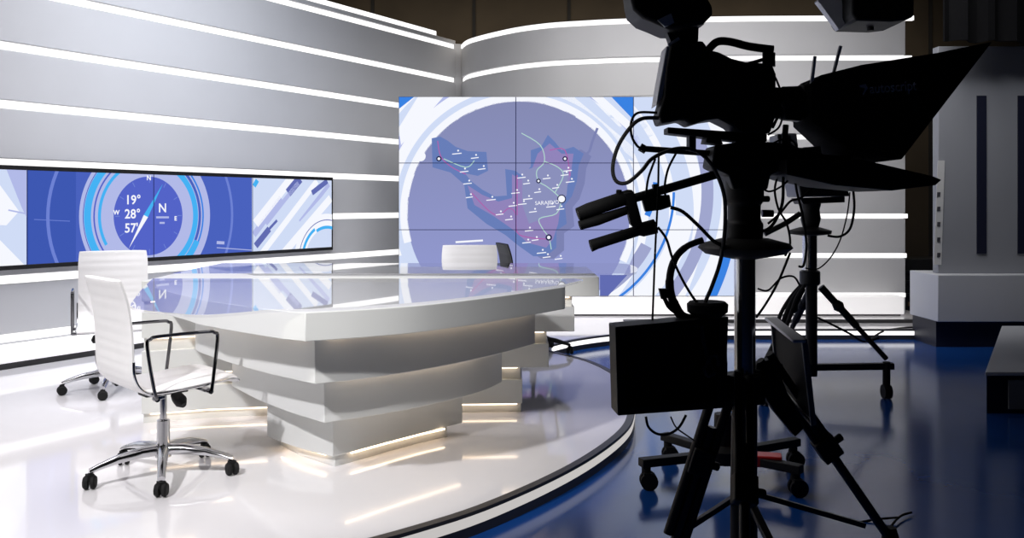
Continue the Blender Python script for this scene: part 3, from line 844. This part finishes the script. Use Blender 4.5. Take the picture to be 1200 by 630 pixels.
# camera body
cm = thing('broadcast_camera', P(845, 150, CYD), 'black broadcast camera in side view on the foreground tripod, pointing right', 'camera')
body = MB().sil([(782, 56), (800, 53), (819, 52), (826, 62), (838, 65), (852, 72), (868, 76), (898, 78), (903, 90), (902, 140), (896, 158), (862, 158), (852, 149), (836, 141), (822, 143), (806, 148), (796, 142), (771, 147), (768, 138), (774, 116), (777, 82)], CYD, 0.15)
body.build('body', M['black'], cm, bevel=0.008)
MB().sil([(778, 57), (785, 57), (773, 116), (766, 126), (769, 106)], CYD, 0.12, 0.0).build('battery_plate', M['flat_white'], cm, bevel=0.003)
hn = MB().tube([P(824, 66, CYD), P(834, 54, CYD), P(842, 48.5, CYD), P(856, 49, CYD), P(876, 54, CYD), P(896, 57, CYD), P(906, 58, CYD)], 0.0155, 12, smooth=4)
hn.tube([P(897, 58, CYD), P(897, 82, CYD)], 0.012, 10).cyl(P(903, 62, CYD), P(903, 78, CYD), 0.018, n=14).tube([P(876, 75, CYD), P(900, 68, CYD)], 0.007, 8)
hn.build('handle', M['black'], cm)
MB().sil([(780, 150), (895, 158), (895, 167), (868, 167), (780, 157)], CYD, 0.09).sil([(806, 156), (814, 157), (814, 178), (806, 178)], CYD, 0.06).sil([(860, 160), (872, 160), (872, 172), (860, 172)], CYD, 0.06).sil([(826, 160), (840, 160), (844, 170), (824, 168)], CYD, 0.10).build('quick_release_plate', M['black'], cm, bevel=0.003)
MB().tube([P(752, 174, CYD), P(838, 180, CYD)], 0.012, 10).cyl(P(750, 172, CYD), P(757, 176, CYD), 0.016, n=12).build('rear_rod', M['black'], cm)
ln = MB().loft_circle([(P(898, 120, CYD), 0.062), (P(915, 121, CYD), 0.059), (P(916, 121, CYD), 0.064), (P(936, 121, CYD), 0.066), (P(938, 120, CYD), 0.07), (P(956, 121, CYD), 0.075)], 28)
ln.build('lens', M['black'], cm)
MB().cyl(P(922, 122, CYD-0.06), P(922, 122, CYD-0.09), 0.02, n=14).sil([(912, 128), (930, 128), (932, 144), (914, 142)], CYD, 0.05, -0.05).build('lens_motor', M['dark_metal'], cm, bevel=0.003)
vf = MB().sil([(733, -14), (735, 6), (738, 18), (749, 28), (762, 33), (778, 40), (786, 40), (818, 34), (829, 23), (828, 14), (812, -16)], CYD, 0.20)
vfo = vf.build('viewfinder', M['black'], cm, bevel=0.012)
MB().sil([(765, 30), (781, 22), (785, 33), (774, 38)], CYD, 0.204).build('viewfinder_window', M['pale_plastic'], vfo, bevel=0.002)  # pale colour stands in for the reflection in the eyepiece
MB().sil([(779, 36), (784, 50), (786, 57), (816, 58), (817, 34)], CYD, 0.06).tube([P(819, 32, CYD), P(824, 28, CYD), P(823, 22, CYD)], 0.004, 6).build('viewfinder_arm', M['black'], vfo, bevel=0.004)
MB().bar(P(783, 53, CYD-0.05), P(796, 45, CYD-0.05), 0.01, 0.012).build('arm_lever', M['pale_plastic'], vfo)

# teleprompter
tp = thing('teleprompter', P(985, 190, CYD), 'black teleprompter hood with printed maker name in front of the camera lens', 'teleprompter')
hood = MB()
def hood_ring(pxs, hw): return [P(x, y, CYD)+Vector((0, s*hw, 0)) for x, y in pxs for s in (-1, 1)]
pts = [(938, 103), (950, 93), (992, 83), (1069, 72), (1127, 61), (1030, 190), (986, 183), (940, 146)]
wid = [0.11, 0.12, 0.15, 0.19, 0.22, 0.20, 0.16, 0.11]
n = len(pts); vs = []
for s in (-1, 1): vs += [P(x, y, CYD)+Vector((0, s*h, 0)) for (x, y), h in zip(pts, wid)]
# sides fanned from an inner point, rim between them
cA = P(1000, 125, CYD)
vs += [cA+Vector((0, -0.185, 0)), cA+Vector((0, 0.185, 0))]
fs = [(i, (i+1) % n, 2*n) for i in range(n)]+[(n+(i+1) % n, n+i, 2*n+1) for i in range(n)]+[(i, n+i, n+(i+1) % n, (i+1) % n) for i in range(n)]
hood.add(vs, fs).build('hood', M['black_cloth'], tp, bevel=0.004, angle=60)
MB().sil([(905, 189), (989, 189), (1069, 208), (1079, 212), (1072, 218), (1024, 224), (960, 218), (905, 206)], CYD, 0.34).build('prompter_monitor', M['black'], tp, bevel=0.005)
for a, bb in (((955, 66), (951, 98)), ((985, 54), (972, 104))):
    MB().bar(P(*a, CYD-0.10), P(*bb, CYD-0.10), 0.012, 0.010).build('hood_rod', M['pale_plastic'], tp)
MB().sil([(896, 168), (905, 168), (960, 182), (990, 184), (990, 192), (900, 188)], CYD, 0.12).tube([P(921, 146, CYD), P(917, 186, CYD)], 0.012, 8).tube([P(905, 150, CYD), P(915, 130, CYD)], 0.006, 8).build('support_bracket', M['black'], tp, bevel=0.003)
MB().sil([(904, 176), (960, 171), (966, 200), (950, 206), (912, 204)], 3.47, 0.03).build('rod_plate', M['grey_plastic'], tp, bevel=0.004)
MB().sil([(909, 157), (925, 159), (926, 176), (911, 177)], 3.46, 0.05).build('junction_box', M['grey_plastic'], tp, bevel=0.006)
# printed name on the hood side
tv, tf = text_geo('autoscript', 0.052, 0.0006)
A0 = P(1046, 102.5, CYD-0.1985); ca, sa = math.cos(math.radians(4.5)), math.sin(math.radians(4.5))
mb = MB().add([A0+Vector((u*ca*0.80-v*sa, -0.004, u*sa*0.80+v*ca)) for u, v in tv], tf)
A1 = P(1012, 105, CYD-0.1985)
q = [(-0.016, 0.016), (0.006, 0.02), (0.014, 0.006), (-0.002, -0.022), (-0.006, -0.016), (0.004, 0.004), (-0.016, 0.008)]
mb.add([A1+Vector((u, -0.004, v)) for u, v in q], [tuple(range(len(q)))])
mb.build('printed_name', M['print_grey'], tp, smooth=False)

# monitors hung on the tripod
def monitor_box(name, label, quad, back, mat, lip=0.02):
    """quad: four front corners (tl, tr, br, bl), back: depth vector"""
    q = [Vector(p) for p in quad]; back = Vector(back)
    t = thing(name, (q[2]+q[3])/2, label, 'monitor')
    fnl = (q[1]-q[0]).cross(q[3]-q[0]).normalized()
    c = sum(q, Vector())/4
    inner = [p+(c-p).normalized()*lip*1.6 for p in q]
    dv = back*0.35
    vs = q+inner+[p+dv for p in inner]+[p+back for p in q]
    fs = []
    for i in range(4):
        j = (i+1) % 4
        fs += [(i, j, 4+j, 4+i), (4+i, 4+j, 8+j, 8+i), (i, 12+i, 12+j, j)]
    fs += [(8, 9, 10, 11), (15, 14, 13, 12)]
    MB().add(vs, fs).build('housing', M[mat], t, bevel=0.004)
    s = [p+(c+dv-p).normalized()*0.012-dv*0.06 for p in [v+dv for v in inner]]
    MB().add(s+[p+dv*0.05 for p in s], [(0, 1, 2, 3), (7, 6, 5, 4)]+[(i, 4+i, 4+(i+1) % 4, (i+1) % 4) for i in range(4)]).build('screen', M['rubber'], t)
    return t
mq = [P(721, 383, 3.10), P(854, 371, 3.29), P(850, 478, 3.29), P(724, 487, 3.10)]
lm = monitor_box('monitor', 'boxy black monitor clamped to the left of the foreground tripod', mq, (-0.01, 0.12, 0.0), 'black', 0.03)
MB().bar(P(828, 430, 3.36), P(851, 430, 3.36), 0.05, 0.06).cyl(P(836, 450, 3.36), P(836, 415, 3.36), 0.03, n=14).sil([(828, 410), (850, 404), (851, 468), (840, 476), (830, 462)], 3.37, 0.06).build('mounting_arm', M['dark_metal'], lm, bevel=0.004)
mq = [P(902, 372, 3.66), P(940, 398, 3.30), P(951, 500, 3.30), P(909, 452, 3.66)]
rm = monitor_box('monitor', 'dark grey flat monitor turned edge on at the right of the foreground tripod', mq, (0.03, 0.03, 0.0), 'grey_plastic', 0.012)
MB().bar(P(903, 374, 3.66)+Vector((0, 0, 0.004)), P(937, 401, 3.30)+Vector((0, 0, 0.004)), 0.05, 0.012).build('lit_top_edge', M['pale_plastic'], rm, bevel=0.003)  # pale bar paints the light caught by the dark monitor's top edge
MB().bar(P(885, 440, 3.42), P(912, 432, 3.50), 0.05, 0.05).sil([(884, 425), (905, 418), (925, 470), (940, 500), (930, 510), (905, 480), (886, 450)], 3.44, 0.05).build('mounting_arm', M['black'], rm, bevel=0.004)

# headset hanging from the head
hs = thing('headset', P(800, 372, 3.30), 'black headset with padded earcup hanging beside the foreground tripod column', 'headset')
MB().tube([P(824, 281, 3.3), P(806, 288, 3.3), P(793, 300, 3.3), P(786, 318, 3.3), P(785, 338, 3.3), P(790, 356, 3.3), P(799, 370, 3.3), P(812, 374, 3.3)], [0.012, 0.013, 0.014, 0.016, 0.018, 0.018], 10, smooth=7).build('headband', M['rubber'], hs)
MB().loft_circle([(P(829, 353, 3.3), 0.066), (P(829, 356, 3.3), 0.076), (P(829, 365, 3.3), 0.074), (P(829, 371, 3.3), 0.05)], 24).build('earcup', M['rubber'], hs)
MB().tube([P(792, 366, 3.29), P(783, 358, 3.29), P(777, 344, 3.29)], 0.008, 8, smooth=4).sil([(772, 338), (783, 338), (784, 348), (775, 350)], 3.29, 0.03).build('microphone_boom', M['rubber'], hs)

# cables of the foreground camera
def cable(pix, Y, r, label, mat='rubber', grp='cables of the foreground camera'):
    Ys = Y if isinstance(Y, (list, tuple)) else [Y]*len(pix)
    pts = [P(x, y, yy) for (x, y), yy in zip(pix, Ys)]
    o = MB().tube([p-pts[0] for p in pts], r, 7, smooth=6).build('cable', M[mat])
    o.location = pts[0]
    return tag(o, label, 'cable', grp)
cable([(772, 138), (752, 139), (738, 150), (724, 172), (718, 196), (722, 212), (735, 214), (752, 200), (764, 186), (785, 176), (805, 174), (824, 182), (838, 200), (848, 226), (850, 252), (848, 284), (843, 310), (834, 336), (824, 362), (823, 392), (830, 420), (838, 436)], 3.27, 0.0075, 'thick black cable looping left of the camera and falling in front of the headset', 'cable_grey')
cable([(770, 132), (748, 132), (740, 142), (740, 158), (746, 170), (756, 178)], 3.34, 0.005, 'thin black cable looping behind the camera from its rear to the rod')
cable([(768, 186), (760, 208), (757, 228)], 3.28, 0.0045, 'short thin black cable hanging down to the upper pan handle grip')
cable([(792, 180), (783, 198), (779, 218), (780, 230)], 3.28, 0.0045, 'short thin black cable from the rear rod to the pan handle clamp')
cable([(786, 243), (800, 248), (818, 264), (836, 282), (848, 288)], 3.28, 0.007, 'thick black cable from the pan handle clamp to the tripod bowl')
cable([(771, 266), (781, 280), (788, 302), (800, 328), (815, 352), (826, 360)], 3.28, 0.005, 'thin black cable from the lower pan grip to the headset earcup')
cable([(772, 183), (771, 230), (768, 290), (766, 340), (764, 392)], 3.25, 0.004, 'thin straight black cable dropping from the camera to the left monitor')
cable([(757, 488), (760, 500), (770, 508), (784, 508), (796, 500), (804, 486)], 3.25, 0.005, 'black cable drooping in a loop below the left monitor')
cable([(786, 488), (792, 500), (802, 508), (814, 516)], 3.3, 0.003, 'very thin cable running from below the left monitor to the tripod leg')
cable([(886, 272), (900, 268), (910, 256), (917, 236), (918, 205), (921, 175)], 3.36, 0.006, 'black cable rising beside the fluid head to the prompter bracket')
cable([(900, 158), (912, 150), (917, 138)], 3.38, 0.004, 'short black cable under the camera lens')
cable([(900, 84), (908, 90), (914, 104)], 3.38, 0.004, 'short black cable from camera front to lens')
cable([(926, 296), (912, 330), (898, 355), (886, 372)], 3.5, 0.005, 'black cable falling from the tripod bowl along the steel column')
cable([(888, 338), (900, 340), (915, 326), (930, 324), (938, 336)], 3.5, 0.004, 'thin black cable curving right from the steel column')
cable([(930, 200), (934, 225), (940, 250), (945, 285), (942, 310), (936, 312)], 3.5, 0.005, 'black cable hanging below the prompter monitor on the left')
cable([(1000, 224), (1001, 245), (996, 268), (984, 277), (970, 276)], 3.5, 0.005, 'black cable hanging in an arc below the right end of the prompter monitor')
cable([(996, 225), (993, 250), (985, 280), (973, 302), (958, 315), (944, 314)], 3.5, 0.0028, 'thin cable sweeping in a long arc below the prompter monitor')
cable([(912, 205), (908, 222), (912, 244), (922, 262), (926, 285), (920, 300)], 3.5, 0.0045, 'black cable hanging in a wavy line between fluid head and further tripod')
cable([(896, 196), (888, 212), (900, 224), (916, 218), (928, 206)], 3.45, 0.004, 'thin black cable looping round the front of the fluid head')
cable([(950, 222), (938, 232), (926, 236), (914, 250), (900, 262)], 3.52, 0.005, 'black cable slanting under the prompter monitor toward the tripod bowl')
cable([(880, 182), (892, 172), (908, 176), (926, 170), (940, 180)], 3.30, 0.0035, 'thin black cable rippling along the top of the fluid head')
cable([(905, 168), (918, 163), (930, 166), (936, 178)], 3.36, 0.0035, 'thin black cable arched over the prompter bracket')
cable([(838, 436), (830, 440), (826, 432), (832, 418), (840, 416), (842, 428)], 3.25, 0.008, 'grey coiled cable end beside the tripod collar', 'cable_grey')

# ------------------------------------------------------------------ second camera support behind
Y2 = 6.3
t2 = thing('camera_tripod', (2.11, Y2, 0), 'thin black camera tripod further back, right of the foreground camera, with a short chrome column', 'tripod')
MB().loft_circle([(P(949, 330, Y2), 0.05), (P(949, 272, Y2), 0.05)], 20).build('column', M['steel'], t2)
MB().loft_circle([(P(951, 440, Y2), 0.04), (P(951, 332, Y2), 0.04)], 16).build('lower_column', M['black'], t2)
MB().loft_circle([(P(949, 334, Y2), 0.06), (P(949, 332, Y2), 0.072), (P(949, 318, Y2), 0.072), (P(949, 316, Y2), 0.055)], 20).build('collar', M['dark_metal'], t2)
MB().loft_circle([(P(949, 276, Y2), 0.06), (P(949, 274, Y2), 0.145), (P(949, 270, Y2), 0.15), (P(949, 266, Y2), 0.07)], 24).build('bowl', M['black'], t2)
for top, foot in (((962, 336), Vector((2.64, 6.25, 0.28))), ((940, 338), Vector((1.72, 6.05, 0.28))), ((950, 338), Vector((2.10, 6.85, 0.28)))):
    a = P(*top, Y2)
    o = MB().tube([a, a.lerp(foot, 0.55)], 0.026, 8).tube([a, foot], 0.018, 8).build('leg', M['black'], t2)
    MB().loft_circle([(a.lerp(foot, 0.22), 0.03), (a.lerp(foot, 0.27), 0.042), (a.lerp(foot, 0.31), 0.03)], 10).build('leg_clamp', M['black'], o)
    f2 = Vector((foot.x+0.02, foot.y, 0.23))
    MB().bar(P(951, 430, Y2), f2+Vector((0.03, 0, 0.0)), 0.05, 0.045).build('base_bar', M['black'], o, bevel=0.004)
    cs = MB().cyl(f2+Vector((-0.02, 0, 0.03)), f2+Vector((-0.02, 0, -0.165)), 0.026, n=12)
    for s in (-1, 1): cs.cyl(f2+Vector((-0.02+s*0.006, 0, -0.18)), f2+Vector((-0.02+s*0.026, 0, -0.18)), 0.05, n=18)
    cs.build('caster', M['rubber'], o)
h2 = thing('fluid_head', P(949, 266, Y2), 'small black pan head on the further tripod, below its camera plate', 'tripod head')
MB().loft_circle([(P(950, 266, Y2), 0.055), (P(950, 256, Y2), 0.07), (P(950, 246, Y2), 0.06), (P(950, 238, Y2), 0.072)], 18).sil([(932, 232), (984, 230), (984, 237), (936, 239)], Y2, 0.2).build('head_body', M['black'], h2, bevel=0.004)
MB().tube([P(938, 250, Y2), P(920, 262, Y2), P(896, 274, Y2)], 0.02, 8).build('pan_bar', M['black'], h2)
c2 = thing('broadcast_camera', P(950, 232, Y2), 'dark camera on the further tripod, mostly hidden behind the prompter bracket', 'camera')
MB().sil([(908, 158), (926, 158), (928, 175), (964, 172), (968, 206), (984, 214), (984, 230), (930, 231), (926, 214), (910, 210)], Y2, 0.30).build('body', M['grey_plastic'], c2, bevel=0.01)
MB().sil([(928, 214), (982, 216), (986, 230), (930, 230)], Y2, 0.32).build('base_plate', M['black'], c2, bevel=0.006)
MB().loft_circle([(P(966, 190, Y2), 0.09), (P(990, 190, Y2), 0.11)], 20).build('lens', M['black'], c2)
for k, (dx, sg) in enumerate(((0, 8), (6, 3), (12, -2))):
    cable([(943-dx*0.3, 334), (934-dx*0.6, 348), (926-dx, 370), (919-dx*0.7, 392), (914-dx*0.4+sg*0.3, 412)], 6.02+0.05*k, 0.014, 'one of three black cables hung in a bundle beside the further tripod column', grp='cables on the further tripod')
cable([(958, 372), (975, 380), (998, 392), (1012, 400), (1030, 396)], 6.5, 0.008, 'black cable sagging between the further tripod legs', grp='cables on the further tripod')
o = cable([(1020, 398), (1035, 388), (1060, 384), (1085, 383)], [8.7, 9.0, 9.1, 9.2], 0.01, 'black cable lying over the platform edge below the curved wall', grp='floor cables')

# ------------------------------------------------------------------ wheeled dolly behind the foreground tripod
dl = thing('wheeled_dolly', (1.05, 4.40, 0), 'low black four armed dolly on casters, on the blue floor behind the tripod', 'dolly')
ctr = Vector((1.05, 4.40, 0.13))
MB().loft_circle([(ctr+Vector((0, 0, -0.03)), 0.11), (ctr+Vector((0, 0, 0.03)), 0.11), (ctr+Vector((0, 0, 0.05)), 0.05), (ctr+Vector((0, 0, 0.20)), 0.045)], 20).build('hub', M['black'], dl)
for x, y in ((0.645, 4.26), (0.83, 4.72), (1.465, 4.62), (1.33, 4.16)):
    e = Vector((x, y, 0.13)); d = (e-ctr).normalized()
    o = MB().bar(ctr, e+d*0.03, 0.055, 0.04).build('arm', M['black'], dl, bevel=0.004)
    cs = MB().cyl(e+Vector((0, 0, -0.01)), e+Vector((0, 0, -0.05)), 0.022, n=12)
    for s in (-1, 1): cs.cyl(e+Vector((0.012, s*0.010, -0.088)), e+Vector((0.012, s*0.030, -0.088)), 0.042, n=18)
    cs.box(e+Vector((0, 0, -0.055)), (0.03, 0.07, 0.02)); cs.build('caster', M['rubber'], o)
MB().box((1.235, 4.28, 0.135), (0.13, 0.09, 0.055), Matrix.Rotation(-0.25, 3, 'Z')).build('brake_pedal', M['red'], dl, bevel=0.006)
o = cable([(1005, 612), (1028, 608), (1052, 606)], 3.82, 0.005, 'thin black cable on the blue floor by the right tripod foot', grp='floor cables')
cable([(1040, 628), (1046, 614), (1056, 604), (1068, 600)], [3.62, 3.75, 3.85, 3.9], 0.005, 'thin curled black cable rising off the floor at the right tripod foot', grp='floor cables')

# ------------------------------------------------------------------ right side of the studio
YR = 8.45
rp = thing('set_panel', (5.0, YR+0.2, 0.55), 'tall pale grey set panel with dark vertical stripes at the right edge', 'panel')
xa, xb = 4.155, 6.3
MB().box(((xa+xb)/2, YR+0.25, (Z(322, YR)+Z(50, YR))/2), (xb-xa, 0.12, Z(50, YR)-Z(322, YR))).build('board', M['panel_pale'], rp, bevel=0.006)
for px0, px1, py0, py1 in ((1145, 1156, 112, 297), (1193, 1206, 112, 297)):
    a = P(px0, py0, YR+0.18); b2 = P(px1, py1, YR+0.18)
    MB().box(((a.x+b2.x)/2, YR+0.185, (a.z+b2.z)/2), (b2.x-a.x, 0.014, a.z-b2.z)).build('stripe', M['navy'], rp)
pb_ = thing('low_cabinet', (5.2, YR+0.2, 0), 'white low cabinet with dark plinth below the striped panel', 'cabinet')
MB().box((5.2, YR+0.3, (Z(322, YR)+Z(377, YR))/2), (2.28, 0.6, Z(322, YR)-Z(377, YR))).build('body', M['flat_white'], pb_, bevel=0.006)
MB().box((5.2, YR+0.33, Z(377, YR)/2), (2.24, 0.5, Z(377, YR))).build('plinth', M['navy'], pb_)
# low angled bench nearer
bl = thing('low_plinth_box', (4.2, 6.7, 0), 'low white topped box with dark sides standing on the blue floor at far right', 'box')
poly = [(3.09, 5.79), (4.42, 8.0), (5.6, 8.0), (5.6, 5.79)]
MB().prism(poly, 0.25, 0.275).build('top_board', M['flat_white'], bl, bevel=0.004)
MB().prism([(3.11, 5.81), (4.42, 7.97), (5.58, 7.97), (5.58, 5.81)], 0.0, 0.25).build('body', M['navy'], bl)
MB().box((4.4, 5.803, 0.125), (2.3, 0.012, 0.19)).build('front_inset', M['grey_plastic'], bl)
# paper strip hung on the panel edge
ps = thing('paper_strip', P(1100, 312, YR+0.186), 'narrow white paper strip with dark marks hanging at the left edge of the striped panel', 'paper')
MB().sil([(1099, 188), (1107, 188), (1103, 310), (1094, 310)], YR+0.186, 0.008).build('sheet', M['paper'], ps)
mk = MB()
for y in (225, 242, 260, 278, 296): mk.sil([(1098.5, y), (1102, y), (1101.5, y+5), (1098, y+5)], YR+0.180, 0.006)
mk.build('printed_marks', M['ink'], ps)
# dark crate between set wall and cabinet
cr = thing('equipment_crate', (4.75, 10.9, 0), 'dark equipment crate in the gap right of the curved wall', 'crate')
a = P(1060, 302, 10.9); b2 = P(1104, 372, 10.9)
MB().box(((a.x+b2.x)/2, 10.95, a.z/2), (b2.x-a.x+0.2, 0.5, a.z)).build('body', M['black'], cr, bevel=0.01)
for py in (318, 330, 345): MB().box(((a.x+b2.x)/2, 10.692, Z(py, 10.7)), (b2.x-a.x+0.16, 0.02, 0.03)).build('rail', M['dark_metal'], cr)
MB().box((P(1072, 356, 10.69).x, 10.69, Z(356, 10.69)), (0.16, 0.01, 0.05)).build('label_plate', M['label_brown'], cr)

# hanging studio lamp at the top
YL = 5.2
lamp = thing('studio_spotlight', P(1020, -60, YL), 'dark studio spotlight hanging at the top of the picture with an open pale barn door', 'lamp')
MB().sil([(985, -40), (985, 24), (990, 31), (1030, 32), (1048, 30), (1056, 26), (1058, -40)], YL, 0.34).build('housing', M['black'], lamp, bevel=0.012)
MB().sil([(956, 2), (962, -4), (984, -4), (988, 30), (981, 36), (974, 26)], YL, 0.06).build('barn_door', M['pale_plastic'], lamp, bevel=0.003)
MB().tube([P(1020, -40, YL), P(1020, -420, YL)], 0.02, 10).box(P(1020, -60, YL), (0.4, 0.05, 0.03)).cyl(P(1020, 30, YL), P(1020, 36, YL), 0.02, n=12).build('yoke', M['black'], lamp)
bk = thing('hanging_drape', P(1160, 50, 8.3), 'black drape hanging above the striped panel at top right', 'drape')
vs = []; 
nn = 40
for i in range(nn+1):
    x = 4.05+2.6*i/nn; y = 8.3+0.05*math.sin(i*1.7)
    vs += [(x, y, Z(48, 8.3)+0.01*math.sin(i)), (x, y, 5.0), (x, y+0.03, 5.0), (x, y+0.03, Z(48, 8.3)+0.01*math.sin(i))]
fs = []
for i in range(nn):
    for k in range(4): fs.append((i*4+k, i*4+(k+1) % 4, i*4+4+(k+1) % 4, i*4+4+k))
fs += [(3, 2, 1, 0), tuple(nn*4+k for k in range(4))]
MB().add(vs, fs).build('cloth', M['black_cloth'], bk)

for o in list(bpy.data.objects):
    if '_world' in o.keys(): del o['_world']
